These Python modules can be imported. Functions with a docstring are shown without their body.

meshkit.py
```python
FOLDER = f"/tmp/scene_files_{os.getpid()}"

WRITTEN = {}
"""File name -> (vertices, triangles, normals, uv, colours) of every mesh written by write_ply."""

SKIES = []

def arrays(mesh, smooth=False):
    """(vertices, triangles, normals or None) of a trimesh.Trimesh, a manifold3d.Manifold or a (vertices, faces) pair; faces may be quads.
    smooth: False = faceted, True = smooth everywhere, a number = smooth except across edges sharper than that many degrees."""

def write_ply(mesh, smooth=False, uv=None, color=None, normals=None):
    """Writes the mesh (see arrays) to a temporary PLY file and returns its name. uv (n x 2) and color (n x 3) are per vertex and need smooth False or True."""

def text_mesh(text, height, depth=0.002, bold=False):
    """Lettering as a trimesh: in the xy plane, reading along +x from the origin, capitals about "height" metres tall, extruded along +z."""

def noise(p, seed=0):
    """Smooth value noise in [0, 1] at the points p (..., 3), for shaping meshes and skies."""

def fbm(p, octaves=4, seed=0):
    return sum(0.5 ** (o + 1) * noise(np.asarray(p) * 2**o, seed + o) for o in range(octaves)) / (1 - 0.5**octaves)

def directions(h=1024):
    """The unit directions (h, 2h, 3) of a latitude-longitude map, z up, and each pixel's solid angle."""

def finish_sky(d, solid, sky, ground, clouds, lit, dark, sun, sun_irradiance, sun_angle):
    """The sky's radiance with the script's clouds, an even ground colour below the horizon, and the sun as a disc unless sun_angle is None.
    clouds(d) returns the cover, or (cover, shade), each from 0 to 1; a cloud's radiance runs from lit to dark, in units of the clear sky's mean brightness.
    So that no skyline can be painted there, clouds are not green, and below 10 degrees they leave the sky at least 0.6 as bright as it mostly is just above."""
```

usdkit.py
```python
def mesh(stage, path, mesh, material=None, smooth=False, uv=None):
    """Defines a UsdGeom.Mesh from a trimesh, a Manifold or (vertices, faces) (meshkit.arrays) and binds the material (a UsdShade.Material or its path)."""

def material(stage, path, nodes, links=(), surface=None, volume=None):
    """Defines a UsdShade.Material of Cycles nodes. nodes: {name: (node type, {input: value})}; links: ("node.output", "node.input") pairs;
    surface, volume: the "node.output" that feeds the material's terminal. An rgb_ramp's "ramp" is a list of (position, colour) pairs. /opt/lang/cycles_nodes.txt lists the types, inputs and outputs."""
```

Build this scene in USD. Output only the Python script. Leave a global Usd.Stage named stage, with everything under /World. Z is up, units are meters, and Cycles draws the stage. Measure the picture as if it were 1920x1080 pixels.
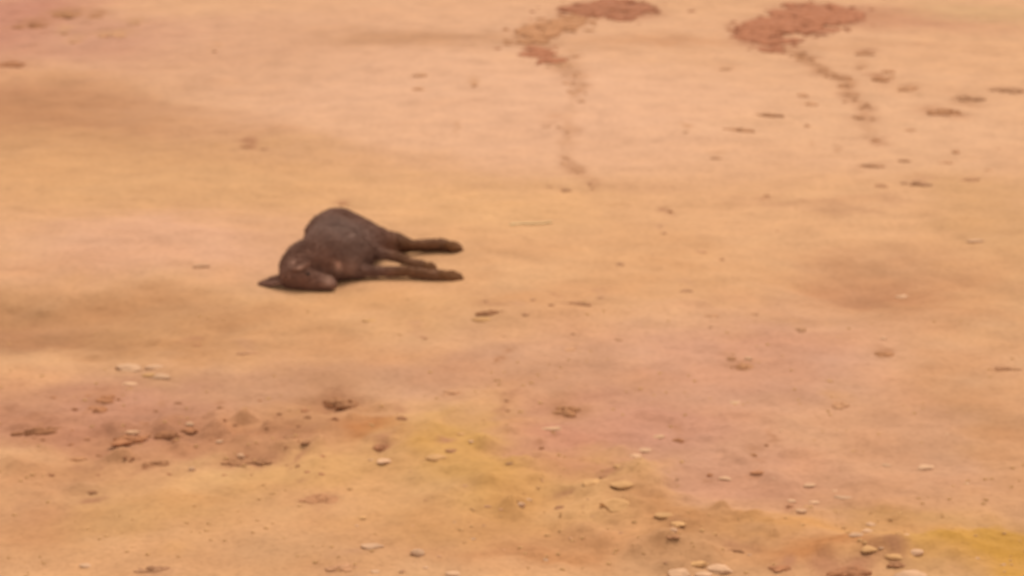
import math, random
import numpy as np
import trimesh, manifold3d as m3
import usdkit
from meshkit import noise, fbm
from pxr import Usd, UsdGeom, UsdLux, UsdShade, Sdf, Gf, Vt

stage = Usd.Stage.CreateInMemory()
UsdGeom.SetStageUpAxis(stage, UsdGeom.Tokens.z)
UsdGeom.SetStageMetersPerUnit(stage, 1.0)
UsdGeom.Xform.Define(stage, '/World')
UsdGeom.Scope.Define(stage, '/World/Looks')

# ------------------------------------------------------------------ camera
CAM_H, PITCH, HFOV = 4.1, math.radians(15.3), math.radians(24.0)
FOCAL = 36.0 / (2 * math.tan(HFOV / 2))
cam = UsdGeom.Camera.Define(stage, '/World/camera')
cam.CreateHorizontalApertureAttr(36.0)
cam.CreateVerticalApertureAttr(36.0 * 9 / 16)
cam.CreateFocalLengthAttr(FOCAL)
cam.CreateClippingRangeAttr(Gf.Vec2f(0.1, 5000))
cam.AddTranslateOp().Set(Gf.Vec3d(0, 0, CAM_H))
cam.AddRotateXOp().Set(90 - math.degrees(PITCH))
cam.CreateFStopAttr(4.4)                 # the photograph is a soft video frame, focused short of the ground it shows
cam.CreateFocusDistanceAttr(6.0)
cam.CreateExposureAttr(1.02)

# ------------------------------------------------------------------ sky and soft sun (thin overcast, light from behind the scene)
SUN_EL, SUN_AZ = math.radians(58), math.radians(28)      # azimuth from +y towards +x
sun_dir = np.array([math.sin(SUN_AZ) * math.cos(SUN_EL), math.cos(SUN_AZ) * math.cos(SUN_EL), math.sin(SUN_EL)])
sky_mat = usdkit.material(stage, '/World/Looks/sky_look', {
    'sky': ('sky_texture', {'sky_type': 'single_scattering', 'sun_disc': False, 'sun_elevation': SUN_EL, 'sun_rotation': SUN_AZ,
                            'air_density': 1.0, 'aerosol_density': 3.0, 'ozone_density': 1.0, 'altitude': 200.0}),
    'tc': ('texture_coordinate', {}),
    'n': ('noise_texture', {'scale': 2.2, 'detail': 6.0, 'roughness': 0.55}),
    'm': ('map_range', {'from_min': 0.25, 'from_max': 0.6, 'to_min': 0.65, 'to_max': 0.95, 'clamp': True}),
    'mix': ('mix_color', {'b': (4.6, 4.15, 3.5)}),
    'bg': ('background_shader', {'strength': 0.11})},
    [('tc.generated', 'n.vector'), ('n.fac', 'm.value'), ('m.result', 'mix.fac'), ('sky.color', 'mix.a'), ('mix.result', 'bg.color')], surface='bg.background')
sky = UsdLux.DomeLight.Define(stage, '/World/sky')
UsdShade.MaterialBindingAPI.Apply(sky.GetPrim()).Bind(sky_mat)
sky.GetPrim().SetCustomDataByKey('kind', 'structure')
sun = UsdLux.DistantLight.Define(stage, '/World/sun')
sun.CreateNormalizeAttr(True) if hasattr(sun, 'CreateNormalizeAttr') else None
sun.CreateIntensityAttr(0.4)
sun.CreateAngleAttr(30.0)
sun.CreateColorAttr(Gf.Vec3f(1.0, 0.90, 0.76))
sun.AddRotateXYZOp().Set(Gf.Vec3f(90 - math.degrees(SUN_EL), 0, 180 - math.degrees(SUN_AZ)))

# ------------------------------------------------------------------ helpers
rng = np.random.default_rng(7)
random.seed(7)
FPX = 960 / math.tan(HFOV / 2)
CP, SP = math.cos(PITCH), math.sin(PITCH)


def ray(px, py):
    u, v = (px - 960) / FPX, (540 - py) / FPX
    return np.array([u, CP + v * SP, -SP + v * CP])


def flat_at(px, py, z=0.0):
    """The point of height z that the photograph shows at that pixel (1920 x 1080), and the pixels per metre there."""
    d = ray(px, py)
    t = (CAM_H - z) / -d[2]
    return np.array([d[0] * t, d[1] * t, z]), FPX / t


def lin(c):
    c = np.asarray(c, float) / 255
    return np.where(c <= 0.04045, c / 12.92, ((c + 0.055) / 1.055) ** 2.4)


GAIN = np.array([0.57, 0.615, 0.665])      # display tone to soil albedo under this light


def albedo(c):
    return np.clip(lin(c) * GAIN, 0.01, 0.9)


used = {}


def numbered(name, parent):
    key = parent + '/' + name
    k = used.get(key, 0)
    used[key] = k + 1
    return key if k == 0 else f'{key}_{k:03d}'


def tag(prim, label=None, cat=None, group=None, kind=None):
    for k, v in (('label', label), ('category', cat), ('group', group), ('kind', kind)):
        if v:
            prim.SetCustomDataByKey(k, v)
    return prim


def obj(name, mesh, mat, parent='/World', smooth=True, colors=None, cname='soil', loc=None):
    path = numbered(name, parent)
    m = usdkit.mesh(stage, path, mesh, mat, smooth=smooth)
    if colors is not None:
        UsdGeom.PrimvarsAPI(m).CreatePrimvar(cname, Sdf.ValueTypeNames.Color3fArray, 'vertex').Set(Vt.Vec3fArray.FromNumpy(np.asarray(colors, np.float32)))
    if loc is not None:
        m.AddTranslateOp().Set(Gf.Vec3d(*map(float, loc)))
    return m.GetPrim()


# ------------------------------------------------------------------ materials
def soil_material(path, attr):
    return usdkit.material(stage, path, {
        'a': ('attribute', {'attribute': attr}),
        'g': ('geometry', {}),
        'n1': ('noise_texture', {'scale': 3.2, 'detail': 6.0, 'roughness': 0.62, 'distortion': 0.4}),
        'n2': ('noise_texture', {'scale': 28.0, 'detail': 5.0, 'roughness': 0.65}),
        'r1': ('rgb_ramp', {'ramp': [(0.25, (0.86, 0.85, 0.84)), (0.5, (1, 1, 1)), (0.75, (1.10, 1.10, 1.08))]}),
        'r2': ('rgb_ramp', {'ramp': [(0.25, (0.84, 0.82, 0.80)), (0.5, (1, 1, 1)), (0.78, (1.10, 1.11, 1.12))]}),
        'm1': ('mix_color', {'blend_type': 'multiply', 'fac': 1.0, 'use_clamp': False}),
        'm2': ('mix_color', {'blend_type': 'multiply', 'fac': 1.0, 'use_clamp': False}),
        'n3': ('noise_texture', {'scale': 90.0, 'detail': 4.0, 'roughness': 0.7}),
        'b1': ('bump', {'strength': 0.5, 'distance': 0.012}),
        'b2': ('bump', {'strength': 0.4, 'distance': 0.02}),
        'p': ('principled_bsdf', {'roughness': 0.95, 'specular_ior_level': 0.12})},
        [('g.position', 'n1.vector'), ('g.position', 'n2.vector'), ('g.position', 'n3.vector'),
         ('n1.fac', 'r1.fac'), ('n2.fac', 'r2.fac'), ('a.color', 'm1.a'), ('r1.color', 'm1.b'), ('m1.result', 'm2.a'), ('r2.color', 'm2.b'),
         ('n3.fac', 'b1.height'), ('n2.fac', 'b2.height'), ('b1.normal', 'b2.normal'), ('b2.normal', 'p.normal'), ('m2.result', 'p.base_color')], surface='p.BSDF')


def lump_material(path, color, dark=0.72, light=1.2, scale=18.0):
    c = np.asarray(color)
    return usdkit.material(stage, path, {
        'o': ('object_info', {}),
        'g': ('geometry', {}),
        'n': ('noise_texture', {'scale': scale, 'detail': 6.0, 'roughness': 0.65}),
        'r': ('rgb_ramp', {'ramp': [(0.28, c * dark), (0.5, c), (0.75, np.clip(c * light, 0, 0.85))]}),
        'v': ('map_range', {'to_min': 0.85, 'to_max': 1.15}),
        'h': ('hsv', {}),
        'b': ('bump', {'strength': 0.6, 'distance': 0.01}),
        'p': ('principled_bsdf', {'roughness': 0.92, 'specular_ior_level': 0.15})},
        [('g.position', 'n.vector'), ('n.fac', 'r.fac'), ('o.random', 'v.value'), ('v.result', 'h.value'), ('r.color', 'h.color'),
         ('n.fac', 'b.height'), ('b.normal', 'p.normal'), ('h.color', 'p.base_color')], surface='p.BSDF')


M = {
    'soil': soil_material('/World/Looks/sand_soil', 'soil'),
    'red': lump_material('/World/Looks/dark_red_earth', albedo((188, 119, 84))),
    'rust': lump_material('/World/Looks/rusty_earth', albedo((192, 128, 88))),
    'brown': lump_material('/World/Looks/brown_earth', albedo((196, 136, 94))),
    'tan': lump_material('/World/Looks/tan_earth', albedo((213, 154, 112))),
    'pale': lump_material('/World/Looks/pale_stone', np.array([0.46, 0.275, 0.168]), 0.8, 1.12),
    'ochre': lump_material('/World/Looks/ochre_stone', albedo((226, 168, 112)), 0.85, 1.1),
    'straw': lump_material('/World/Looks/dry_straw', np.array([0.58, 0.42, 0.24]), 0.8, 1.15),
}

# ------------------------------------------------------------------ the ground: one sheet with swells, hollows and patches of different earth
SWELLS = [  # pixel centre, half sizes in pixels, height in metres
    (250, 175, 420, 40, -0.10), (1690, 545, 170, 60, -0.09), (150, 610, 330, 40, -0.07), (1130, 585, 330, 30, 0.035),
    (635, 745, 70, 30, -0.05), (1152, 940, 60, 34, 0.045), (1240, 985, 110, 40, 0.05), (900, 870, 130, 60, 0.05),
    (1300, 1060, 130, 30, 0.05), (1700, 1065, 120, 30, 0.05), (280, 470, 260, 50, 0.04), (1200, 200, 400, 60, 0.04)]
ROUGH = [(380, 820, 420, 80, 1.2), (1100, 900, 260, 110, 0.8), (1500, 1040, 400, 60, 0.9), (100, 50, 200, 50, 0.7), (1450, 900, 220, 100, 0.45)]


def ellipse(px, py, rx, ry):
    c, s = flat_at(px, py)
    sy = s * (CAM_H / math.hypot(c[1], CAM_H))
    return c[0], c[1], rx / s, ry / sy


def warp(x, y):
    p = np.stack([x, y, np.zeros_like(x)], -1)
    wx = (fbm(p * 0.9, 4, 11) - 0.5) * 0.8 + (fbm(p * 4.5, 3, 13) - 0.5) * 0.25
    wy = (fbm(p * 0.9, 4, 12) - 0.5) * 1.2 + (fbm(p * 4.5, 3, 14) - 0.5) * 0.45
    return x + wx, y + wy


def bump_shape(x, y, e, hard=1.0):
    d2 = ((x - e[0]) / e[2]) ** 2 + ((y - e[1]) / e[3]) ** 2
    return np.exp(-d2 ** hard)


SW = [(ellipse(*s[:4]), s[4]) for s in SWELLS]
RG = [(ellipse(*s[:4]), s[4]) for s in ROUGH]


def height(x, y):
    x, y = np.asarray(x, float), np.asarray(y, float)
    p = np.stack([x, y, np.zeros_like(x)], -1)
    wx, wy = warp(x, y)
    z = (fbm(p * 0.28, 3, 21) - 0.5) * 0.16
    rough = np.full_like(x, 0.22)
    for e, h in SW:
        z = z + h * bump_shape(wx, wy, e)
    for e, h in RG:
        rough = rough + h * bump_shape(wx, wy, e)
    rip = fbm(np.stack([x * 1.1, y * 2.6, p[..., 2]], -1), 3, 41) - 0.5
    z = z + rough * ((fbm(p * 3.1, 4, 31) - 0.5) * 0.075 + np.maximum(fbm(p * 7.0, 3, 33) - 0.52, 0) * 0.14) + rip * 0.035
    q = np.exp(-(((x - CALF[0] - 0.1) / 0.75) ** 2 + ((y - CALF[1] - 0.45) / 0.95) ** 2) ** 2)     # the calf lies on flat ground
    return z * (1 - q)


CALF = flat_at(620, 545)[0]


BASE = (225, 166, 118)
EARTH = [  # pixel centre, half sizes in pixels, tone: patches of pale sand, ochre, mauve damp earth and brown
    (850, 40, 420, 60, (228, 171, 131)), (1150, 200, 480, 105, (236, 179, 142)), (740, 150, 330, 85, (232, 176, 139)), (1650, 240, 340, 110, (231, 175, 134)),
    (430, 80, 300, 60, (222, 165, 128)), (1400, 80, 300, 60, (229, 172, 131)), (40, 40, 160, 70, (205, 139, 113)), (170, 80, 170, 36, (212, 152, 121)),
    (780, 73, 200, 13, (205, 149, 110)), (1250, 78, 190, 14, (215, 155, 113)), (1720, 35, 180, 20, (211, 149, 112)), (1850, 15, 130, 20, (216, 165, 119)),
    
    (330, 350, 280, 50, (223, 166, 116)), (280, 470, 280, 62, (230, 171, 134)), (150, 605, 400, 40, (200, 142, 97)), (50, 630, 170, 26, (195, 136, 95)), (320, 640, 190, 26, (206, 148, 101)),
    (900, 385, 260, 50, (232, 174, 122)), (1050, 480, 330, 66, (227, 168, 119)), (700, 575, 200, 34, (223, 164, 113)), (1690, 545, 150, 60, (202, 140, 99)), (1610, 480, 110, 36, (209, 150, 108)), (1800, 595, 120, 26, (204, 145, 101)),
    (1860, 420, 130, 110, (219, 163, 114)), (1500, 400, 210, 60, (229, 171, 124)), (1400, 690, 380, 100, (215, 155, 123)), (900, 700, 280, 56, (214, 156, 119)), (1270, 830, 210, 85, (207, 145, 116)), (1430, 900, 190, 66, (209, 149, 117)), (1090, 835, 100, 50, (208, 142, 113)),
    (200, 755, 270, 56, (203, 141, 110)), (420, 835, 290, 46, (203, 139, 99)), (460, 715, 190, 46, (208, 151, 114)), (120, 800, 190, 26, (195, 132, 101)), (650, 770, 110, 40, (202, 141, 96)), (720, 835, 60, 22, (196, 124, 76)),
    (905, 865, 140, 76, (219, 161, 93)), (1020, 930, 130, 50, (222, 163, 98)), (590, 905, 240, 50, (222, 165, 108)), (250, 970, 290, 56, (219, 160, 105)), (900, 980, 280, 56, (221, 160, 105)), (1110, 940, 110, 40, (225, 167, 112)), (1000, 1050, 240, 34, (208, 145, 97)),
    (1700, 830, 240, 95, (219, 160, 121)), (1880, 820, 90, 140, (214, 155, 111)), (60, 930, 110, 90, (211, 150, 105)), (1850, 1062, 170, 54, (215, 156, 72)), (1500, 1020, 190, 26, (223, 160, 101)), (1590, 1076, 90, 18, (206, 138, 86)), (1260, 1005, 90, 56, (206, 144, 94)), (1700, 990, 100, 22, (213, 157, 103))]
EDGE = [(-400, 95), (0, 118), (150, 138), (300, 155), (420, 172), (500, 190), (560, 212), (640, 245), (760, 275), (900, 300), (1040, 318), (1250, 345), (1500, 372), (1900, 352), (2300, 352)]
EDGE = np.array([flat_at(*e)[0][:2] for e in EDGE])
BANK = [(e, albedo(c)) for e, c in [(ellipse(300, 330, 420, 60), (222, 163, 112)), (ellipse(150, 272, 380, 34), (211, 154, 106)), (ellipse(150, 200, 420, 44), (195, 136, 94)), (ellipse(440, 205, 190, 30), (205, 146, 101)), (ellipse(650, 262, 170, 24), (212, 155, 105)), (ellipse(950, 325, 240, 18), (217, 160, 111))]]
EA = [(ellipse(*e[:4]), albedo(e[4])) for e in EARTH]


TRAILS = [  # spots along the two trails that run down from the smears, each many small clods
    ('small brown clod in the trail running down from the curved smear', 'clods in the trail below the curved smear', 'tan',
     [(1045, 122, 22, 6, 6), (1070, 140, 22, 6, 5), (1078, 158, 20, 5, 6), (1082, 172, 18, 4, 6), (1088, 190, 10, 4, 3), (1035, 234, 16, 3, 3), (1062, 300, 8, 8, 4), (1085, 318, 12, 5, 5), (1103, 345, 8, 8, 4), (1065, 255, 10, 10, 3)]),
    ('small brown clod in the trail curving down from the big red patch', 'clods in the trail below the red patch', 'brown',
     [(1495, 105, 14, 7, 9), (1510, 113, 16, 4, 6), (1535, 132, 14, 4, 5), (1565, 141, 16, 5, 9), (1583, 147, 10, 4, 5), (1585, 163, 16, 3, 4), (1592, 176, 16, 3, 4), (1618, 200, 14, 7, 6), (1622, 222, 14, 6, 5), (1640, 262, 16, 4, 4), (1600, 188, 16, 3, 3)])]

SINGLES = [  # pixel, size, look, label
    (125, 25, 52, 15, 'brown', 'wide dark clod near the top left corner'), (181, 31, 26, 9, 'brown', 'small darkest clod right of the wide clod at top left'),
    (60, 48, 60, 10, 'rust', 'long low reddish clod below the wide clod at top left'), (250, 43, 34, 7, 'tan', 'faint low clod to the right of the top left clods'), (122, 61, 22, 8, 'tan', 'upper of two small clods stacked below the wide top left clod'),
    (140, 77, 24, 10, 'tan', 'lower of two small clods stacked below the wide top left clod'), (215, 66, 60, 8, 'tan', 'long faint clod trailing right of the top left cluster'), (20, 120, 60, 9, 'rust', 'low reddish clod at the left edge below the top corner'),
    (464, 273, 24, 8, 'brown', 'small dark clod on ochre sand up left of the calf'), (497, 279, 26, 5, 'tan', 'thin flat clod just right of a dark clod, up left of the calf'), (403, 95, 13, 10, 'tan', 'tiny clod alone on pale sand near upper left'),
    (643, 381, 22, 8, 'brown', 'small dark clod just behind the rump of the calf'), (852, 242, 8, 10, 'tan', 'tiny upright clod on pale pink sand above the calf'), (888, 158, 18, 9, 'tan', 'faint small clod on pale sand below the long dark streak'),
    (790, 140, 30, 5, 'tan', 'thin flat clod on pale sand left of centre, below the streak'), (785, 166, 32, 5, 'tan', 'flat clod second below the long dark streak'), (1360, 128, 30, 9, 'tan', 'single clod on pale sand below left of the red patch'),
    (1371, 56, 16, 7, 'brown', 'small clod beside the left tip of the big red patch'), (1080, 104, 22, 10, 'tan', 'small clod to the right of the broken earth patch under the curved smear'),
    (1622, 99, 34, 9, 'brown', 'slanting clod right of and below the big red patch'), (1649, 147, 34, 13, 'brown', 'dome-shaped clod right of the trail below the red patch'), (1616, 124, 20, 7, 'tan', 'faint clod above the dome-shaped clod at upper right'),
    (1706, 166, 52, 6, 'tan', 'long thin clod between the dome-shaped clod and the flat clod at right'), (1768, 207, 62, 14, 'brown', 'widest flat dark clod on pale sand at upper right'), (1812, 182, 56, 12, 'tan', 'faint wide clod just above the widest flat clod at upper right'),
    (1890, 168, 56, 9, 'tan', 'low clod at the right edge near the top'), (1570, 281, 18, 6, 'tan', 'small clod on pale sand left of the trail end at upper right'), (1635, 311, 50, 6, 'tan', 'thin clod below the trail end at upper right'), (1720, 343, 50, 9, 'tan', 'low wide clod on sand at right, below the pale area'), (1820, 336, 40, 6, 'tan', 'thin clod near the right edge at one third height'),
    (1256, 395, 15, 9, 'brown', 'round dark clod on ochre sand right of the calf'), (1245, 436, 16, 8, 'tan', 'faint clod below the round dark clod right of the calf'), (1437, 365, 15, 7, 'brown', 'small dark clod on the sandy crest right of centre'), (1440, 217, 60, 5, 'tan', 'thin crescent of earth in the middle of the pale pink sand'), (1385, 244, 60, 5, 'tan', 'thin curved ridge clod below the crescent on pale sand'), (1285, 246, 16, 7, 'tan', 'small clod left of the thin curved ridge on pale sand'), (1345, 295, 24, 6, 'tan', 'small slanting clod below the curved ridge on pale sand'),
    (1035, 571, 18, 9, 'brown', 'dark clod below right of the calf hooves'), (912, 563, 18, 7, 'tan', 'small clod under the front hooves of the calf'), (1080, 570, 56, 5, 'tan', 'long thin clod right of the dark clod below the calf'), (985, 586, 22, 8, 'tan', 'small clod on the ridge line below the calf'), (920, 585, 50, 6, 'brown', 'slanting thin clod below the front hooves'),
    (1125, 557, 20, 8, 'tan', 'clod on the ridge at the picture centre'), (1287, 543, 26, 9, 'tan', 'clod beside the pale ridge right of centre'), (1333, 590, 34, 9, 'tan', 'clod below the pale ridge right of centre'), (1413, 587, 26, 9, 'tan', 'clod at the edge of the mauve earth right of centre'), (1500, 615, 28, 14, 'tan', 'faint roundish clod on mauve earth left of the brown hollow'),
    (1660, 660, 36, 17, 'brown', 'dark roundish clod below the brown hollow at right'), (1392, 684, 44, 17, 'brown', 'dark clod with pale stone at its side, on mauve earth'), (1372, 670, 22, 9, 'brown', 'smaller clod touching the dark clod on mauve earth'), (1880, 690, 56, 9, 'tan', 'low clod at right edge in lower middle'), (790, 630, 24, 9, 'tan', 'small clod below the belly of the calf'), (932, 673, 12, 8, 'brown', 'small dark clod straight below the hooves'), (1070, 654, 26, 8, 'tan', 'low clod at lower centre above the mauve earth'), (370, 645, 22, 9, 'brown', 'small clod on brown earth left below the calf'),
    (635, 747, 66, 34, 'brown', 'largest brown earth mound, lower left of centre'), (752, 781, 26, 16, 'brown', 'brown clod right of the largest mound'), (848, 734, 50, 14, 'tan', 'low wide clod between the largest mound and the centre'), (950, 750, 12, 8, 'brown', 'top clod of three in a column, lower centre'), (951, 768, 16, 9, 'brown', 'middle clod of three in a column, lower centre'), (952, 782, 18, 7, 'tan', 'bottom clod of three in a column, lower centre'), (1066, 764, 50, 30, 'brown', 'pointed brown clod on mauve earth, lower centre'),
    (718, 834, 42, 20, 'rust', 'orange brown clod above a white chip, lower centre left'), (1014, 838, 18, 13, 'rust', 'reddish clod at the right edge of the yellow patch'), (848, 842, 28, 13, 'brown', 'clod left of the yellow patch'), (1050, 950, 28, 10, 'brown', 'dark clod left of the half-buried ochre stone'), (1135, 893, 22, 10, 'brown', 'clod above the half-buried ochre stone'), (600, 930, 60, 24, 'brown', 'low brown clod on yellow sand, bottom left of centre'),
    (627, 783, 18, 14, 'rust', 'small clod just under the largest brown mound'), (576, 780, 18, 12, 'brown', 'dark clod left below the largest mound'), (524, 774, 13, 10, 'brown', 'small dark clod further left of the largest mound'), (500, 800, 14, 8, 'brown', 'clod under a pale pebble in the rubble'), (543, 817, 30, 13, 'brown', 'dark clod in the right part of the reddish rubble'), (578, 826, 30, 10, 'brown', 'dark flat clod at the right end of the reddish rubble'),
    (200, 744, 50, 15, 'rust', 'reddish clod below the pale broken rocks at left'), (184, 763, 40, 18, 'rust', 'rounded reddish clod left below the pale broken rocks'), (72, 806, 84, 15, 'rust', 'long dark ridge of earth near the left edge'), (236, 820, 76, 18, 'rust', 'wide dark red clod in the left rubble'), (312, 810, 70, 18, 'rust', 'wide dark red clod in the middle of the left rubble'), (352, 803, 42, 12, 'rust', 'dark clod behind a pale pebble in the left rubble'), (147, 857, 34, 13, 'brown', 'brown clod below the left rubble'), (185, 852, 14, 10, 'brown', 'little round clod below the left rubble'), (290, 868, 56, 8, 'brown', 'long thin clod at the lower edge of the left rubble'),
    (440, 862, 52, 16, 'brown', 'dark brown clod under a slanting pale pebble'), (490, 860, 40, 16, 'brown', 'dark clod right of the slanting pale pebble'), (172, 921, 28, 8, 'brown', 'thin clod on yellow sand, lower left'), (558, 871, 16, 13, 'brown', 'small round clod below the right part of the rubble'), (412, 763, 18, 12, 'brown', 'small clod on mauve earth above the left rubble'), (293, 768, 12, 9, 'brown', 'tiny clod above the wide red clods of the rubble'), (466, 660, 40, 12, 'tan', 'pinkish low mound above the mauve earth, left of centre'),
    (1573, 754, 46, 20, 'tan', 'faint roundish clod on tan earth, lower right'), (1413, 851, 20, 12, 'brown', 'dark clod on mauve earth, lower right of centre'), (1420, 884, 26, 10, 'rust', 'reddish clod below another on mauve earth, lower right'), (1436, 833, 12, 9, 'brown', 'small dark clod topmost of three, lower right'), (1273, 823, 24, 14, 'rust', 'reddish clod right of a pale stone, lower right of centre'), (1481, 948, 18, 12, 'rust', 'dark clod among pale chips, lower right'), (1330, 888, 16, 12, 'rust', 'reddish clod right of the half-buried ochre stone'),
    (1683, 1054, 46, 14, 'brown', 'dark clod between pale stones at the bottom right'), (1380, 1032, 36, 7, 'brown', 'thin dark clod right of the pale crust at the bottom'), (1262, 1003, 26, 12, 'brown', 'clod in front of a small pale stone near the bottom'), (1590, 1070, 100, 26, 'rust', 'broad orange brown mound at the bottom edge'), (1462, 1060, 40, 18, 'rust', 'orange clod at the bottom edge left of the broad mound'), (640, 1062, 60, 14, 'tan', 'low clod at the bottom edge left of centre'), (290, 1065, 70, 14, 'tan', 'low wide clod at the bottom edge, left')]

# crumbled earth lies round the clods and under the smears: (pixel centre, half sizes, tone, cover)
TONE = {'red': (188, 124, 92), 'rust': (194, 132, 96), 'brown': (192, 132, 94), 'tan': (212, 154, 113)}
CRUMBLE = [(px, py, w * 0.62, max(h * 0.85, 5), TONE[mat], 0.85) for px, py, w, h, mat, _ in SINGLES if h > 5]
CRUMBLE += [(px, py, rx * 1.1 + 6, ry + 4, TONE['brown'], 0.5) for _, _, mat, spots in TRAILS for px, py, rx, ry, n in spots]
CRUMBLE += [(1105, 20, 60, 17, (188, 124, 92), .65), (1160, 14, 60, 16, (188, 124, 92), .65), (1200, 22, 40, 13, (188, 124, 92), .65), (1230, 20, 24, 4, TONE['brown'], .8), (1012, 62, 38, 17, TONE['brown'], .9), (1050, 49, 42, 14, TONE['brown'], .9), (1078, 36, 26, 11, TONE['brown'], .8), (1003, 88, 30, 9, TONE['brown'], .8), (1022, 106, 30, 10, TONE['red'], .7), (1060, 128, 24, 8, TONE['tan'], .8),
            (1500, 26, 52, 21, (188, 124, 92), .7), (1555, 32, 60, 20, (188, 124, 92), .7), (1595, 32, 28, 12, (188, 124, 92), .65), (1440, 53, 52, 19, (188, 124, 92), .7), (1408, 68, 32, 15, (188, 124, 92), .7), (1455, 80, 44, 9, TONE['red'], .8), (1450, 94, 34, 7, TONE['red'], .6), (1520, 58, 30, 10, TONE['red'], .8), (1640, 30, 60, 10, TONE['brown'], .4),
            (1540, 92, 60, 5, TONE['tan'], .7), (1480, 98, 30, 8, TONE['brown'], .4), (1700, 85, 130, 5, TONE['tan'], .8), (1690, 60, 90, 5, TONE['tan'], .7), (1160, 95, 120, 7, TONE['tan'], .5), (1450, 380, 60, 5, TONE['tan'], .8), (1400, 368, 60, 5, TONE['tan'], .7), (1210, 355, 80, 10, TONE['tan'], .5), (1560, 386, 60, 8, TONE['tan'], .8), (1640, 380, 60, 8, TONE['tan'], .6)]
for line, tone in (([(1036, 112), (1058, 130), (1078, 158), (1085, 185), (1062, 240), (1062, 290), (1080, 316), (1106, 348)], (205, 148, 108)), ([(1470, 92), (1500, 110), (1540, 131), (1582, 147), (1594, 172), (1616, 200), (1622, 228), (1640, 262)], (192, 134, 94))):
    ln = np.array(line, float)
    for a, b in zip(ln[:-1], ln[1:]):
        for t in np.arange(0, 1, 10 / np.linalg.norm(b - a)):
            q = a + (b - a) * t
            CRUMBLE.append((q[0], q[1], 13, 6, tone, 0.5 - 0.28 * (q[1] - 90) / 250))
CR = [(ellipse(*c[:4]), albedo(c[4]), c[5]) for c in CRUMBLE]


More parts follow.
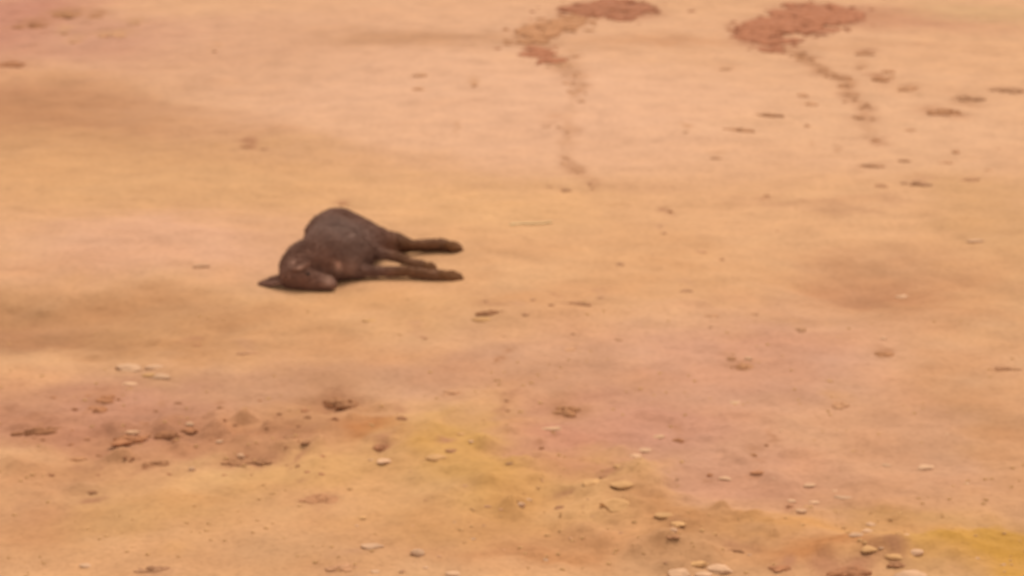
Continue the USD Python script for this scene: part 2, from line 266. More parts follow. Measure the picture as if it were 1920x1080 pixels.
def soil_color(x, y):
    wx, wy = warp(x, y)
    fine = np.stack([x * 0.8, y * 0.5, np.zeros_like(x)], -1)
    ex, ey = x + (fbm(fine * 2, 3, 91) - 0.5) * 0.7, y + (fbm(fine, 4, 92) - 0.5) * 1.6
    over = ey - np.interp(ex, EDGE[:, 0], EDGE[:, 1])
    m = np.clip(0.5 + over / np.interp(ex, [-6, -1, 2], [0.6, 0.6, 2.2]), 0, 1)
    m = (m * m * (3 - 2 * m))[:, None]
    c = np.tile(albedo(BASE), (len(x), 1))
    for e, col in BANK:
        w = np.clip(1.5 * bump_shape(ex, ey, e, 1.1), 0, 1)[:, None] * (1 - m)
        c = c * (1 - w) + col * w
    far = np.clip(1 - over / 40, 0, 1)[:, None] * m * 0.75
    c = c * (1 - far) + albedo((230, 173, 131)) * far
    for e, col in EA:
        w = np.clip(1.15 * bump_shape(wx, wy, e, 1.1), 0, 1)[:, None]
        c = c * (1 - w) + col * w
    p = np.stack([x, y, np.zeros_like(x)], -1)
    sx, sy = x + (fbm(p * 5.0, 4, 61) - 0.5) * 0.22, y + (fbm(p * 3.0, 4, 62) - 0.5) * 0.7
    ragged = 0.25 + 1.35 * fbm(np.stack([x * 6, y * 3, p[:, 2]], -1), 3, 63)
    lower = np.clip((17.5 - y) / 3.0, 0.25, 1)[:, None]
    blot = (fbm(p * 1.9 + 7, 4, 71) - 0.5)[:, None] * 2
    hue = (fbm(p * 2.7 + 3, 4, 72) - 0.5)[:, None] * 2
    c = c * (1 + lower * (0.16 * blot * np.array([0.8, 1.0, 1.2]) + hue * np.array([0.03, -0.02, -0.07])))
    for e, col, k in CR:
        near = np.where((np.abs(sx - e[0]) < 2.2 * e[2]) & (np.abs(sy - e[1]) < 2.2 * e[3]))[0]
        if len(near):
            w = np.clip(k * ragged[near] * bump_shape(sx[near], sy[near], e, 1.15), 0, 1)[:, None]
            c[near] = c[near] * (1 - w) + col * w
    return c


def axis(parts):
    return np.unique(np.concatenate([np.arange(a, b, s) for a, b, s in parts]).round(4))


gx = axis([(-1500, -100, 100), (-100, -20, 8), (-20, -6.4, 0.4), (-6.4, -3, 0.045), (-3, 3, 0.024), (3, 6.4, 0.045), (6.4, 20, 0.4), (20, 100, 8), (100, 1501, 100)])
gy = axis([(-1500, -100, 100), (-100, -4, 8), (-4, 9.2, 0.4), (9.2, 14, 0.024), (14, 20, 0.035), (20, 31, 0.06), (31, 60, 0.6), (60, 200, 10), (200, 2001, 100)])
X, Y = np.meshgrid(gx, gy, indexing='ij')
Z = height(X.ravel(), Y.ravel())
nx, ny = len(gx), len(gy)
idx = np.arange(nx * ny).reshape(nx, ny)
quads = np.stack([idx[:-1, :-1], idx[1:, :-1], idx[1:, 1:], idx[:-1, 1:]], -1).reshape(-1, 4)
gv = np.stack([X.ravel(), Y.ravel(), Z], -1)
ZG = Z.reshape(nx, ny)


def on_sheet(x, y):
    i = min(max(int(np.searchsorted(gx, x)) - 1, 0), nx - 2)
    j = min(max(int(np.searchsorted(gy, y)) - 1, 0), ny - 2)
    a, b = (x - gx[i]) / (gx[i + 1] - gx[i]), (y - gy[j]) / (gy[j + 1] - gy[j])
    return float((ZG[i, j] * (1 - b) + ZG[i, j + 1] * b) * (1 - a) + (ZG[i + 1, j] * (1 - b) + ZG[i + 1, j + 1] * b) * a)


tag(obj('ground', (gv, quads), M['soil'], colors=soil_color(X.ravel(), Y.ravel())), 'bare sandy earth in ochre, pink and brown patches', kind='structure')

def ground_at(px, py):
    d = ray(px, py)
    z = 0.0
    for _ in range(8):
        t = (CAM_H - z) / -d[2]
        z = 0.5 * z + 0.5 * on_sheet(d[0] * t, d[1] * t)
    t = (CAM_H - z) / -d[2]
    return np.array([d[0] * t, d[1] * t, on_sheet(d[0] * t, d[1] * t)]), FPX / t


# ------------------------------------------------------------------ the calf, lying on its side: one continuous body
# joints: x to the legs' side, y along the spine away from the viewer, z up, radius (metres from the nose's ground point)
JT = {
    'pelvis': (-0.013, 0.923, 0.155, 0.159), 'rump': (0.082, 0.894, 0.140, 0.137), 'barrel': (-0.044, 0.700, 0.170, 0.171), 'loin': (-0.016, 0.512, 0.170, 0.173),
    'belly': (0.116, 0.477, 0.150, 0.141), 'shoulder': (-0.074, 0.204, 0.170, 0.138), 'withers': (-0.177, 0.234, 0.130, 0.132), 'sternum': (0.072, 0.283, 0.110, 0.094),
    'neck': (-0.228, 0.136, 0.120, 0.100), 'throat': (-0.079, 0.158, 0.100, 0.083), 'poll': (-0.246, 0.053, 0.085, 0.086), 'forehead': (-0.171, 0.019, 0.080, 0.072),
    'jaw': (-0.164, 0.007, 0.062, 0.055), 'nose_bridge': (-0.089, 0.022, 0.065, 0.051), 'muzzle': (-0.016, 0.005, 0.052, 0.043), 'chin': (0.005, -0.014, 0.043, 0.034),
    'stifle_a': (0.230, 0.830, 0.130, 0.083), 'hock_a': (0.375, 0.959, 0.090, 0.051), 'cannon_a': (0.485, 0.915, 0.075, 0.025), 'fetlock_a': (0.686, 0.969, 0.065, 0.036),
    'pastern_a': (0.723, 0.944, 0.060, 0.031), 'toe_a': (0.799, 0.940, 0.050, 0.033), 'stifle_b': (0.250, 0.837, 0.080, 0.072), 'hock_b': (0.381, 0.969, 0.050, 0.044),
    'cannon_b': (0.481, 1.010, 0.032, 0.024), 'fetlock_b': (0.703, 0.995, 0.036, 0.035), 'pastern_b': (0.747, 0.988, 0.034, 0.033), 'toe_b': (0.824, 0.967, 0.028, 0.033),
    'elbow_c': (0.125, 0.443, 0.155, 0.067), 'forearm_c': (0.249, 0.493, 0.135, 0.033), 'knee_c': (0.404, 0.473, 0.100, 0.032), 'shin_c': (0.484, 0.425, 0.080, 0.025),
    'fetlock_c': (0.561, 0.418, 0.060, 0.035), 'pastern_c': (0.586, 0.409, 0.055, 0.028), 'toe_c': (0.658, 0.439, 0.040, 0.025), 'elbow_d': (0.104, 0.271, 0.070, 0.056),
    'forearm_d': (0.248, 0.297, 0.045, 0.026), 'knee_d': (0.363, 0.297, 0.045, 0.033), 'shin_d': (0.482, 0.292, 0.050, 0.030), 'fetlock_d': (0.630, 0.229, 0.045, 0.038),
    'pastern_d': (0.707, 0.214, 0.042, 0.035), 'toe_d': (0.842, 0.213, 0.035, 0.035), 'ear_root': (-0.289, 0.028, 0.060, 0.024), 'ear_tip': (-0.468, 0.089, 0.022, 0.007),
    'ear2_root': (-0.244, 0.015, 0.145, 0.024), 'ear2_tip': (-0.132, -0.017, 0.185, 0.007), 'tail_root': (-0.002, 1.069, 0.160, 0.044), 'tail_mid': (-0.056, 1.312, 0.100, 0.022),
    'tail_low': (-0.073, 1.431, 0.040, 0.019), 'tail_tip': (-0.091, 1.518, 0.030, 0.026)}
JT = {k: (np.array(v[:3]), v[3]) for k, v in JT.items()}


def ball(c, r, n=20):
    return m3.Manifold.sphere(float(r), n).translate([float(a) for a in c])


def bone(*names):
    return m3.Manifold.batch_hull([ball(*JT[n]) for n in names])


chains = [('pelvis', 'rump', 'barrel'), ('barrel', 'loin', 'belly'), ('pelvis', 'barrel', 'belly'), ('belly', 'loin', 'shoulder'), ('loin', 'shoulder'), ('shoulder', 'withers'), ('belly', 'shoulder', 'sternum'),
          ('withers', 'shoulder', 'neck'), ('shoulder', 'sternum', 'throat'), ('withers', 'neck'), ('neck', 'throat', 'poll'), ('neck', 'poll', 'forehead'), ('poll', 'jaw', 'nose_bridge'), ('forehead', 'nose_bridge', 'jaw'), ('nose_bridge', 'muzzle'), ('jaw', 'chin'), ('muzzle', 'chin'),
          ('pelvis', 'rump', 'stifle_a'), ('rump', 'belly', 'stifle_a'), ('stifle_a', 'hock_a'), ('hock_a', 'cannon_a'), ('cannon_a', 'fetlock_a'), ('fetlock_a', 'pastern_a'),
          ('rump', 'stifle_b'), ('stifle_b', 'hock_b'), ('hock_b', 'cannon_b'), ('cannon_b', 'fetlock_b'), ('fetlock_b', 'pastern_b'),
          ('shoulder', 'elbow_c'), ('elbow_c', 'forearm_c'), ('forearm_c', 'knee_c'), ('knee_c', 'shin_c'), ('shin_c', 'fetlock_c'), ('fetlock_c', 'pastern_c'),
          ('sternum', 'elbow_d'), ('elbow_d', 'forearm_d'), ('forearm_d', 'knee_d'), ('knee_d', 'shin_d'), ('shin_d', 'fetlock_d'), ('fetlock_d', 'pastern_d'),
          ('poll', 'ear_root'), ('tail_root', 'rump'), ('tail_root', 'tail_mid'), ('tail_mid', 'tail_low'), ('tail_low', 'tail_tip')]
body = m3.Manifold()
for ch in chains:
    body = body + bone(*ch)


def leaf(base, tip, width, thick, up):
    """A leaf-shaped ear: widest a third of the way out, pointed, cupped a little."""
    base, tip = np.asarray(base), np.asarray(tip)
    d = tip - base
    L = np.linalg.norm(d)
    d = d / L
    side = np.cross(up, d)
    side /= np.linalg.norm(side)
    out = m3.Manifold()
    prev = None
    for t, w in ((0, .42), (.18, .8), (.4, 1), (.65, .78), (.85, .42), (1, .1)):
        c = base + d * L * t
        pts = [ball(c + side * s * width * w / 2 + np.asarray(up) * (0.012 * w * (abs(s) > .5)), thick * (1 - .45 * t), 10) for s in (-1, 0, 1)]
        cur = m3.Manifold.batch_hull(pts[:2]), m3.Manifold.batch_hull(pts[1:])
        if prev:
            out = out + m3.Manifold.batch_hull([prev[0], cur[0]]) + m3.Manifold.batch_hull([prev[1], cur[1]])
        prev = cur
    return out


body = body + leaf(JT['ear_root'][0], JT['ear_tip'][0], 0.075, 0.012, np.array([0.1, -0.45, 0.88]))
body = body + leaf(JT['ear2_root'][0], JT['ear2_tip'][0], 0.07, 0.012, np.array([-0.2, -0.5, 0.8]))
mm = body.refine_to_length(0.014).to_mesh()
bt = trimesh.Trimesh(mm.vert_properties[:, :3], mm.tri_verts, process=True)
bt = max(bt.split(only_watertight=False), key=lambda m: len(m.faces))
trimesh.smoothing.filter_taubin(bt, lamb=0.5, nu=0.52, iterations=14)
v = np.array(bt.vertices)
nrm = np.array(bt.vertex_normals)
for at_, r_, k_ in (((0.0, 0.86, 0.31), 0.07, 0.008), ((0.20, 0.80, 0.20), 0.05, 0.012), ((0.05, 0.74, 0.31), 0.075, -0.024), ((-0.07, 0.30, 0.30), 0.05, 0.018), ((-0.01, 0.22, 0.28), 0.05, 0.014), ((-0.06, 0.40, 0.33), 0.07, -0.016), ((-0.19, 0.02, 0.14), 0.03, 0.008), ((-0.12, 0.0, 0.09), 0.03, -0.006)):
    v = v + nrm * (k_ * np.exp(-(np.linalg.norm(v - np.array(at_), axis=1) / r_) ** 2))[:, None]      # hip, stifle, flank hollow, shoulder blade, brow
# hide folds, ribs, hip bone and shaggy unevenness
rib = np.sin(v[:, 1] * 70 + 3 * fbm(v * 3, 2, 5)) * np.exp(-(((v[:, 0] - JT['belly'][0][0]) / 0.16) ** 2 + ((v[:, 1] - 0.5) / 0.18) ** 2)) * 0.006
v = v + nrm * (rib + (fbm(v * 9, 3, 6) - 0.5) * 0.014 + (fbm(v * 40, 2, 7) - 0.5) * 0.005)[:, None]
v[:, 2] = np.maximum(v[:, 2], -0.01)
bt = trimesh.Trimesh(v, bt.faces, process=False)


def near(p, r):
    return np.exp(-(np.linalg.norm(v - np.asarray(p), axis=1) / r) ** 2)[:, None]


coat = np.tile([0.150, 0.069, 0.047], (len(v), 1))
flank_highlight, leg, pale = np.array([0.190, 0.113, 0.091]), np.array([0.160, 0.072, 0.036]), np.array([0.62, 0.38, 0.29])
w = near((0.044, 0.40, 0.30), 0.27); coat = coat * (1 - w) + flank_highlight * w  # highlight on the upper flank, painted into the coat as a greyer tone
w = np.clip((v[:, 0:1] - 0.30) / 0.15, 0, 1); coat = coat * (1 - w) + leg * w
for at_, r, k in (((0.035, 0.127, 0.134), 0.03, 1.0), ((0.11, 0.19, 0.095), 0.06, 0.35), ((-0.239, 0.029, 0.177), 0.022, 0.4), ((-0.185, -0.043, 0.164), 0.022, 0.4), ((-0.01, -0.033, 0.073), 0.03, 0.45)):  # pale brisket and muzzle marks, plus glints painted onto head and chest
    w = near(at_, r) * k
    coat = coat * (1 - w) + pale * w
M['coat'] = usdkit.material(stage, '/World/Looks/calf_coat', {
    'a': ('attribute', {'attribute': 'coat'}), 'tc': ('texture_coordinate', {}),
    'n': ('noise_texture', {'scale': 16.0, 'detail': 6.0, 'roughness': 0.65}),
    'n2': ('noise_texture', {'scale': 120.0, 'detail': 3.0, 'roughness': 0.6}),
    'r': ('rgb_ramp', {'ramp': [(0.28, (0.75, 0.73, 0.7)), (0.5, (1, 1, 1)), (0.75, (1.3, 1.3, 1.3))]}),
    'm': ('mix_color', {'blend_type': 'multiply', 'fac': 1.0, 'use_clamp': False}),
    'b': ('bump', {'strength': 0.5, 'distance': 0.006}),
    'p': ('principled_bsdf', {'roughness': 0.7, 'specular_ior_level': 0.15, 'sheen_weight': 0.08, 'sheen_roughness': 0.5, 'sheen_tint': (0.8, 0.6, 0.5)})},
    [('tc.object', 'n.vector'), ('tc.object', 'n2.vector'), ('n.fac', 'r.fac'), ('a.color', 'm.a'), ('r.color', 'm.b'), ('n2.fac', 'b.height'), ('b.normal', 'p.normal'), ('m.result', 'p.base_color')], surface='p.BSDF')
M['horn'] = usdkit.material(stage, '/World/Looks/hoof_horn', {
    'tc': ('texture_coordinate', {}), 'n': ('noise_texture', {'scale': 40.0, 'detail': 3.0}),
    'r': ('rgb_ramp', {'ramp': [(0.3, (0.10, 0.044, 0.019)), (0.7, (0.17, 0.078, 0.036))]}),
    'p': ('principled_bsdf', {'roughness': 0.85, 'specular_ior_level': 0.08})},
    [('tc.object', 'n.vector'), ('n.fac', 'r.fac'), ('r.color', 'p.base_color')], surface='p.BSDF')
M['eye'] = usdkit.material(stage, '/World/Looks/dark_eye', {'p': ('principled_bsdf', {'base_color': (0.015, 0.01, 0.008), 'roughness': 0.6, 'specular_ior_level': 0.2})}, surface='p.BSDF')

calf = UsdGeom.Xform.Define(stage, '/World/calf')
calf.AddTranslateOp().Set(Gf.Vec3d(float(CALF[0]), float(CALF[1]), 0.0))
tag(calf.GetPrim(), 'dark brown calf lying on its side with legs stretched out to the right', 'calf')
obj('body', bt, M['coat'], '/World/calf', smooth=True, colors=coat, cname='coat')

# short rough hair lying back over the body
hr = np.random.default_rng(3)
tri = np.array(bt.triangles)
pick = hr.choice(len(tri), 30000, p=bt.area_faces / bt.area_faces.sum())
bc = hr.dirichlet((1, 1, 1), 30000)
root = (tri[pick] * bc[:, :, None]).sum(1)
nn = np.array(bt.face_normals)[pick]
lie = np.tile([0.25, 0.8, -0.55], (30000, 1)) + hr.normal(0, 0.35, (30000, 3))
legs_ = root[:, 0] > 0.3
lie[legs_] = np.array([0.9, 0.0, -0.2]) + hr.normal(0, 0.25, (int(legs_.sum()), 3))
lie = lie - nn * (lie * nn).sum(1, keepdims=True)
lie /= np.linalg.norm(lie, axis=1, keepdims=True) + 1e-9
ln = hr.uniform(0.012, 0.03, (30000, 1)) * np.where(legs_ | (root[:, 1] < 0.1), 0.38, 1.0)[:, None]
cv = np.stack([root - nn * 0.002, root + (nn * 0.45 + lie * 0.5) * ln, root + (nn * 0.6 + lie * 1.15) * ln], 1)
keep = cv[:, :, 2].min(1) > 0.002
cv = cv[keep]
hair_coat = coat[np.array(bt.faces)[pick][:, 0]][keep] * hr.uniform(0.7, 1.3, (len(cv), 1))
hair = UsdGeom.BasisCurves.Define(stage, '/World/calf/fur')
hair.CreateTypeAttr('linear')
hair.CreatePointsAttr(Vt.Vec3fArray.FromNumpy(cv.reshape(-1, 3).astype(np.float32)))
hair.CreateCurveVertexCountsAttr(Vt.IntArray([3] * len(cv)))
hair.CreateWidthsAttr(Vt.FloatArray([0.0035, 0.0028, 0.001] * len(cv)))
hair.SetWidthsInterpolation('vertex')
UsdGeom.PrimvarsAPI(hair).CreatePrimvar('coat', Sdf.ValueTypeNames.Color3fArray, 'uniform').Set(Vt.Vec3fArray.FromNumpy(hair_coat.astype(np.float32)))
M['fur'] = usdkit.material(stage, '/World/Looks/calf_fur', {'a': ('attribute', {'attribute': 'coat'}), 'p': ('principled_bsdf', {'roughness': 0.75, 'specular_ior_level': 0.15})}, [('a.color', 'p.base_color')], surface='p.BSDF')
UsdShade.MaterialBindingAPI.Apply(hair.GetPrim()).Bind(M['fur'])


def hoof(a, b, r, up):
    """A cloven hoof: two tapering claws side by side from the pastern a to the toe b."""
    a, b, up = map(np.asarray, (a, b, up))
    d = (b - a) / np.linalg.norm(b - a)
    side = np.cross(up, d)
    side /= np.linalg.norm(side)
    out = []
    for s in (-1, 1):
        o = side * s * r * 0.52
        claw = m3.Manifold.batch_hull([ball(a + o * 0.9, r * 0.55, 14), ball(a + (b - a) * .5 + o - up * r * .35, r * 0.62, 14), ball(a + (b - a) * .5 + o + up * r * .3, r * 0.5, 14), ball(b + o * 0.8 - up * r * .45, r * 0.30, 12), ball(b - (b - a) * .12 + o * 0.8 + up * r * .1, r * 0.3, 12)])
        q = claw.refine_to_length(0.012).to_mesh()
        out.append(trimesh.Trimesh(q.vert_properties[:, :3], q.tri_verts))
    return trimesh.util.concatenate(out)


for n, up in (('a', (0.15, 0.5, 0.85)), ('b', (0.1, 0.85, 0.5)), ('c', (0.1, 0.6, 0.8)), ('d', (0.1, 0.5, 0.86))):
    p0, r0 = JT['pastern_' + n]
    obj('hoof', hoof(p0, JT['toe_' + n][0], r0 * 1.3, np.array(up) / np.linalg.norm(up)), M['horn'], '/World/calf', smooth=40)
fe = JT['forehead'][0]
e = trimesh.creation.icosphere(3, 0.012)
obj('eye', trimesh.Trimesh(e.vertices * [1.3, .7, .8] + fe + [0.03, -JT['forehead'][1] * 0.72, JT['forehead'][1] * 0.55], e.faces), M['eye'], '/World/calf')

# ------------------------------------------------------------------ clods and stones
ICO = {k: trimesh.creation.icosphere(k, 1.0) for k in (1, 2, 3)}


def lump(size, seed, jag=0.35, sub=2, angular=False):
    v = np.array(ICO[sub].vertices)
    if angular:
        r = np.random.default_rng(seed)
        for _ in range(9):
            n = r.normal(size=3); n /= np.linalg.norm(n)
            k = r.uniform(0.62, 0.9)
            over = np.maximum(v @ n - k, 0)
            v = v - over[:, None] * n
    off = np.array([seed * 3.7 % 91, seed * 1.3 % 57, seed * 7.1 % 83])
    v = v * (1 + jag * 2 * (fbm(v * 1.6 + off, 3, seed % 97) - 0.5))[:, None]
    return trimesh.Trimesh(v * np.asarray(size), ICO[sub].faces, process=False)


def rotz(m, a):
    m.apply_transform(trimesh.transformations.rotation_matrix(a, [0, 0, 1]))
    return m


seed_n = [100]


def place(name, px, py, w, h, mat, label, cat, group=None, angular=False, rot=None, jag=0.35, flat=None):
    """A lump about w x h pixels in the photograph, bedded a little into the ground there."""
    seed_n[0] += 1
    p, s = ground_at(px, py + h * 0.3)
    a = w / s / 2
    tilt = CAM_H / math.hypot(p[1], CAM_H)
    b = a * 0.8
    zz = max(0.2 * a, min((0.85 if angular else 0.5) * a, (h / s / 2 - b * tilt * 0.75)))
    if flat:
        zz = a * flat
    if w > 2.2 * h:
        b = min(b, max(h / s / 2 / tilt * 0.8, 0.25 * a))
    if angular:
        m = lump((a, b, zz * 1.25), seed_n[0], jag, 2 if w < 50 else 3, True)
    else:
        r = np.random.default_rng(seed_n[0])
        bits = []
        for k in range(3 if w < 20 else 7 if w < 36 else 18):
            q, t = ((0.62 if w < 36 else 0.95) * math.sqrt(r.random()), r.uniform(0, 2 * math.pi)) if k else (0.12, 1.0)
            f = (r.uniform(0.35, 0.62) if w < 36 else r.uniform(0.10, 0.42)) if k else (0.62 if w < 36 else 0.45)
            c = lump((a * f, b * f, zz * r.uniform(0.7, 1.2) * (1 - 0.5 * q)), seed_n[0] * 11 + k, jag, 1 if w < 20 else 2)
            bits.append(c.apply_translation([a * q * math.cos(t), b * q * math.sin(t), 0]))
        m = trimesh.util.concatenate(bits)
    rotz(m, rot if rot is not None else (seed_n[0] * 1.7 % 0.6) - 0.3)
    tag(obj(name, m, M[mat], smooth=(35 if angular else True), loc=p + [0, 0, zz * (0.15 if angular else 0.0)]), label, cat, group)


def smear(name, spots, mat, label, cat, jag=0.5):
    """Churned earth: many small lumps heaped close together, one crusted patch."""
    parts, crumbs = [], []
    o = None
    for (px, py, rx, ry, n, top) in spots:
        for _ in range(int(n * 1.7)):
            a, q = random.uniform(0, 2 * math.pi), 1.1 * random.random() ** 0.62
            x, y = px + rx * q * math.cos(a), py + 0.85 * ry * q * math.sin(a)
            p, s = ground_at(x, y)
            r = random.uniform(0.02, 0.075) * top
            m = lump((r * random.uniform(1, 1.7), r * random.uniform(1, 1.5), r * random.uniform(0.25, 0.5)), random.randrange(10000), jag, 2)
            rotz(m, random.uniform(0, 3))
            o = p if o is None else o
            m.apply_translation(p - o)
            parts.append(m)
    for (px, py, rx, ry, n, top) in spots:          # crumbs strewn past the edge, mostly along the slope
        for _ in range(int(n * 0.5)):
            x, y = px + random.gauss(0, rx * 1.1), py + random.gauss(0, ry * 0.9)
            p, s = ground_at(x, y)
            r = random.uniform(0.012, 0.035)
            m = lump((r * random.uniform(1, 2.2), r, r * 0.5), random.randrange(10000), jag, 1)
            crumbs.append(m.apply_translation(p - o))
    path = numbered(name, '/World')
    x = UsdGeom.Xform.Define(stage, path)
    x.AddTranslateOp().Set(Gf.Vec3d(*map(float, o)))
    tag(x.GetPrim(), label, cat)
    obj('crust', trimesh.util.concatenate(parts), M[mat], path)
    tag(obj('crumbs', trimesh.util.concatenate(crumbs), M[mat], path), kind='stuff')


smear('dark_earth_patch', [(1105, 20, 45, 14, 30, 1.1), (1150, 10, 45, 12, 34, 1.2), (1195, 20, 28, 10, 24, 1.1), (1165, 33, 24, 6, 16, 1.0), (1218, 20, 24, 3, 8, 0.6)], 'red', 'dark churned earth patch at the top edge, right half of the curved smear', 'earth patch')
smear('dark_earth_patch', [(1010, 60, 30, 13, 30, 1.1), (1045, 50, 34, 11, 28, 1.0), (1072, 38, 22, 10, 18, 0.9), (1000, 78, 22, 5, 14, 0.8)], 'brown', 'brown churned earth patch, left half of the curved smear near the top edge', 'earth patch')
smear('dark_earth_patch', [(1000, 92, 22, 4, 10, 0.7), (1020, 103, 22, 7, 14, 0.7), (1036, 114, 18, 5, 12, 0.8), (985, 103, 9, 4, 5, 0.5)], 'red', 'small broken dark earth patch under the left end of the curved smear', 'earth patch')
smear('dark_earth_patch', [(1500, 25, 40, 18, 50, 1.25), (1550, 30, 50, 18, 60, 1.25), (1590, 32, 22, 10, 26, 1.1), (1440, 52, 40, 16, 50, 1.2), (1410, 66, 26, 13, 32, 1.1), (1470, 45, 30, 16, 30, 1.2), (1450, 78, 36, 6, 24, 0.9), (1515, 55, 20, 9, 14, 1.0), (1445, 93, 22, 5, 10, 0.7), (1560, 58, 14, 4, 8, 0.7)], 'red', 'large solid dark red earth patch near the top right', 'earth patch')

for label, group, mat, spots in TRAILS:
    for (px, py, rx, ry, n) in spots:
        for _ in range(n):
            place('clod', px + random.uniform(-rx, rx), py + random.uniform(-ry, ry), random.uniform(9, 19), random.uniform(4, 7), mat, label, 'clod', group)

for (px, py, w, h, mat, label) in SINGLES:
    place('mound' if 'mound' in label else 'clod', px, py, w, h, mat, label, 'mound' if 'mound' in label else 'clod', jag=0.42)

STONES = [  # pale and ochre stones and chips
    (240, 686, 52, 22, 'pale', 'larger pale wedge of the broken rocks at left'), (302, 703, 36, 14, 'pale', 'smaller pale block right of the wedge, broken rocks at left'), (290, 688, 40, 6, 'pale', 'thin pale slab behind the smaller block, broken rocks at left'), (278, 702, 26, 6, 'ochre', 'thin slab between wedge and block, broken rocks at left'), (243, 719, 30, 6, 'pale', 'flat pale chip in front of the broken rocks at left'),
    (360, 878, 15, 12, 'pale', 'pale pebble at the lower edge of the left rubble'), (356, 793, 16, 9, 'pale', 'pale pebble on top of the left rubble'), (500, 791, 8, 10, 'pale', 'upright pale pebble in the right of the rubble'), (452, 853, 16, 14, 'pale', 'slanting pale pebble in the rubble, left of centre'), (248, 810, 34, 5, 'pale', 'thin pale chip lying on the wide red clod'), (412, 826, 16, 6, 'pale', 'small pale chip in the middle of the rubble'),
    (720, 862, 30, 11, 'pale', 'white chip below the orange brown clod'), (1236, 816, 24, 13, 'pale', 'pale roundish stone on mauve earth, right of centre'), (1212, 842, 30, 9, 'pale', 'upper piece of the slanting pale streak below the roundish stone'), (1192, 853, 28, 9, 'pale', 'lower piece of the slanting pale streak below the roundish stone'), (1160, 873, 24, 8, 'ochre', 'small ochre chip left below the slanting pale streak'), (1035, 803, 40, 7, 'pale', 'pinkish chip at the top right of the yellow patch'),
    (697, 1022, 48, 15, 'pale', 'long pale stone near the bottom, left of the round one'), (783, 1033, 28, 20, 'pale', 'round pale stone near the bottom left of centre'), (850, 1073, 32, 12, 'pale', 'pale slanting stone cut by the bottom edge, left of centre'), (705, 1070, 20, 7, 'pale', 'little pale chip at the bottom edge'), (975, 944, 22, 12, 'pale', 'pale pebble on yellow sand below the yellow patch'), (820, 855, 46, 13, 'ochre', 'low ochre stone left of the yellow patch'), (865, 812, 16, 9, 'ochre', 'small ochre stone above the yellow patch'), (160, 1058, 24, 9, 'pale', 'pale pebble near the bottom left corner'), (680, 969, 16, 8, 'ochre', 'small ochre pebble above the long pale stone'),
    (1152, 940, 66, 36, 'ochre', 'large half-buried ochre stone, lower centre'), (1112, 902, 40, 18, 'ochre', 'ochre stone up left of the half-buried stone'), (1165, 905, 46, 16, 'ochre', 'ochre stone just above the half-buried stone'), (1262, 994, 18, 11, 'pale', 'small pale stone at the end of the curved ridge, near the bottom'), (1245, 965, 40, 12, 'ochre', 'ochre stone on the curved ridge right of the half-buried stone'), (1272, 980, 30, 10, 'ochre', 'ochre stone lower on the curved ridge'),
    (1734, 873, 38, 17, 'pale', 'pale stone on tan earth at lower right'), (1516, 907, 28, 11, 'pale', 'pale stone above a group of chips, lower right'), (1484, 937, 18, 9, 'pale', 'pale chip left of the group, lower right'), (1502, 955, 20, 11, 'pale', 'ochre pale chip below the group, lower right'), (1526, 940, 22, 9, 'pale', 'pale chip in the middle of the group, lower right'), (1580, 932, 38, 9, 'pale', 'flat pale stone right of the group of chips'), (1626, 994, 26, 13, 'pale', 'pale stone with dark hollow beside it, near the bottom right'), (1605, 1004, 30, 9, 'pale', 'flat pale stone left of the stone with the hollow'), (1632, 981, 22, 7, 'pale', 'thin pale chip above the stone with the hollow'),
    (1718, 1032, 28, 16, 'pale', 'pale stone at the bottom right, left of the yellow sand'), (1705, 1074, 66, 24, 'pale', 'broad pale stone cut by the bottom edge at right'), (1680, 1042, 40, 9, 'ochre', 'ochre stone above the broad pale stone'), (1628, 1026, 40, 14, 'ochre', 'yellow ochre stone at the bottom, right of centre'), (1275, 1070, 50, 26, 'pale', 'left lump of the pale crust at the bottom edge'), (1350, 1062, 56, 26, 'pale', 'right lump of the pale crust at the bottom edge'), (1310, 1052, 40, 16, 'ochre', 'middle lump of the crust at the bottom edge'), (1320, 1074, 34, 12, 'pale', 'front lump of the pale crust at the bottom edge'),
    (1378, 753, 24, 8, 'pale', 'pale chip on mauve earth at lower right of centre'), (1403, 671, 18, 9, 'pale', 'pale stone beside the dark clod on mauve earth'), (1690, 555, 28, 6, 'pale', 'white chip in the middle of the brown hollow'), (692, 600, 30, 6, 'ochre', 'flat pale stone below the front legs of the calf'), (1657, 633, 14, 7, 'pale', 'tiny pale stone between the hollow and the dark clod at right'), (1360, 895, 26, 9, 'pale', 'pinkish chip right of the reddish clod, lower right of centre'), (1660, 870, 20, 8, 'pale', 'small chip left of the pale stone on tan earth'), (375, 499, 36, 4, 'pale', 'flat white chip on pink sand left of the calf'), (1830, 452, 36, 5, 'pale', 'thin pale chip at right, above the brown hollow'), (905, 598, 40, 6, 'ochre', 'thin pale stone below the thin clod under the front hooves')]
for (px, py, w, h, mat, label) in STONES:
    place('stone', px, py, w, h, mat, label, 'stone', angular=True, jag=0.22)


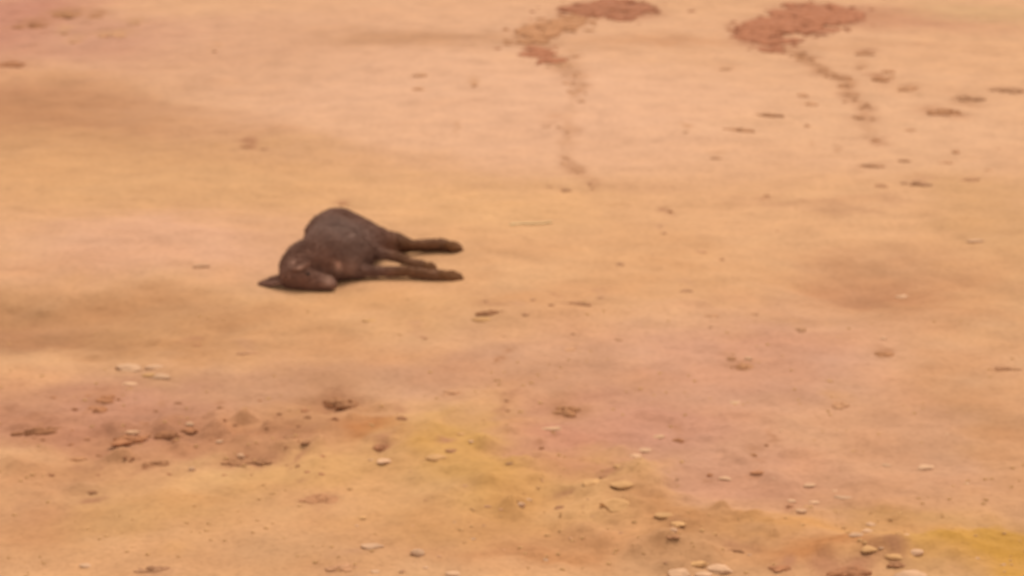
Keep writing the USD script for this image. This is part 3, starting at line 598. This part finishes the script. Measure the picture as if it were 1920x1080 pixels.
def stick(px0, py0, px1, py1, r, label):
    a, b = ground_at(px0, py0)[0], ground_at(px1, py1)[0]
    pts = [a + (b - a) * t + np.array([0, 0.012 * math.sin(7 * t), r * 0.7]) for t in np.linspace(0, 1, 9)]
    out = m3.Manifold()
    for i in range(8):
        out = out + m3.Manifold.batch_hull([ball(pts[i] - a, r * (1 - .05 * i), 8), ball(pts[i + 1] - a, r * (1 - .05 * (i + 1)), 8)])
    tag(obj('dry_stalk', out, M['straw'], smooth=40, loc=a), label, 'stalk')


stick(958, 423, 1035, 418, 0.010, 'long pale dry stalk lying right of the hind hooves')

# many little clods that nothing tells apart
GROUPS = [
    ('small reddish clod in the rubble at lower left', 'small clods of the left rubble', 'rust', 46, (60, 620, 740, 890), (8, 20)),
    ('small brown clod on the ochre sand at the bottom', 'small clods at the bottom', 'tan', 22, (750, 1300, 860, 1075), (8, 18)),
    ('small low clod on the pale sand at upper right', 'small clods at upper right', 'tan', 16, (1480, 1900, 90, 350), (10, 34)),
    ('small low clod on the sand right of the calf', 'small clods right of the calf', 'tan', 16, (900, 1500, 340, 640), (9, 22))]
for label, group, mat, n, (x0, x1, y0, y1), (s0, s1) in GROUPS:
    for _ in range(n):
        w = random.uniform(s0, s1)
        place('clod', random.uniform(x0, x1), random.uniform(y0, y1), w, w * random.uniform(.3, .55), mat, label, 'clod', group)
for _ in range(20):
    w = random.uniform(6, 13)
    place('stone', random.uniform(640, 1900), random.uniform(800, 1078), w, w * random.uniform(.35, .6), 'pale', 'tiny pale pebble scattered over the lower right ground', 'stone', 'tiny pale pebbles', angular=True, jag=.2)

# grit: far too many to count
parts = []
for _ in range(800):
    py = 560 + 530 * random.random() ** 0.7
    px = random.uniform(-30, 1950)
    f = float(fbm(np.array([px / 160, py / 60, 0.3]), 3, 77))
    if f < 0.47:
        continue
    p, s = flat_at(px, py)
    p[2] = on_sheet(p[0], p[1])
    r = random.uniform(0.003, 0.011)
    v = ICO[1].vertices[:, :] * rng.uniform(0.6, 1.3, (len(ICO[1].vertices), 1)) * [r * 1.3, r, r * 0.8] + p
    parts.append(trimesh.Trimesh(v, ICO[1].faces, process=False))
tag(obj('grit', trimesh.util.concatenate(parts), M['ochre']), 'fine grit strewn over the foreground sand', 'grit', kind='stuff')
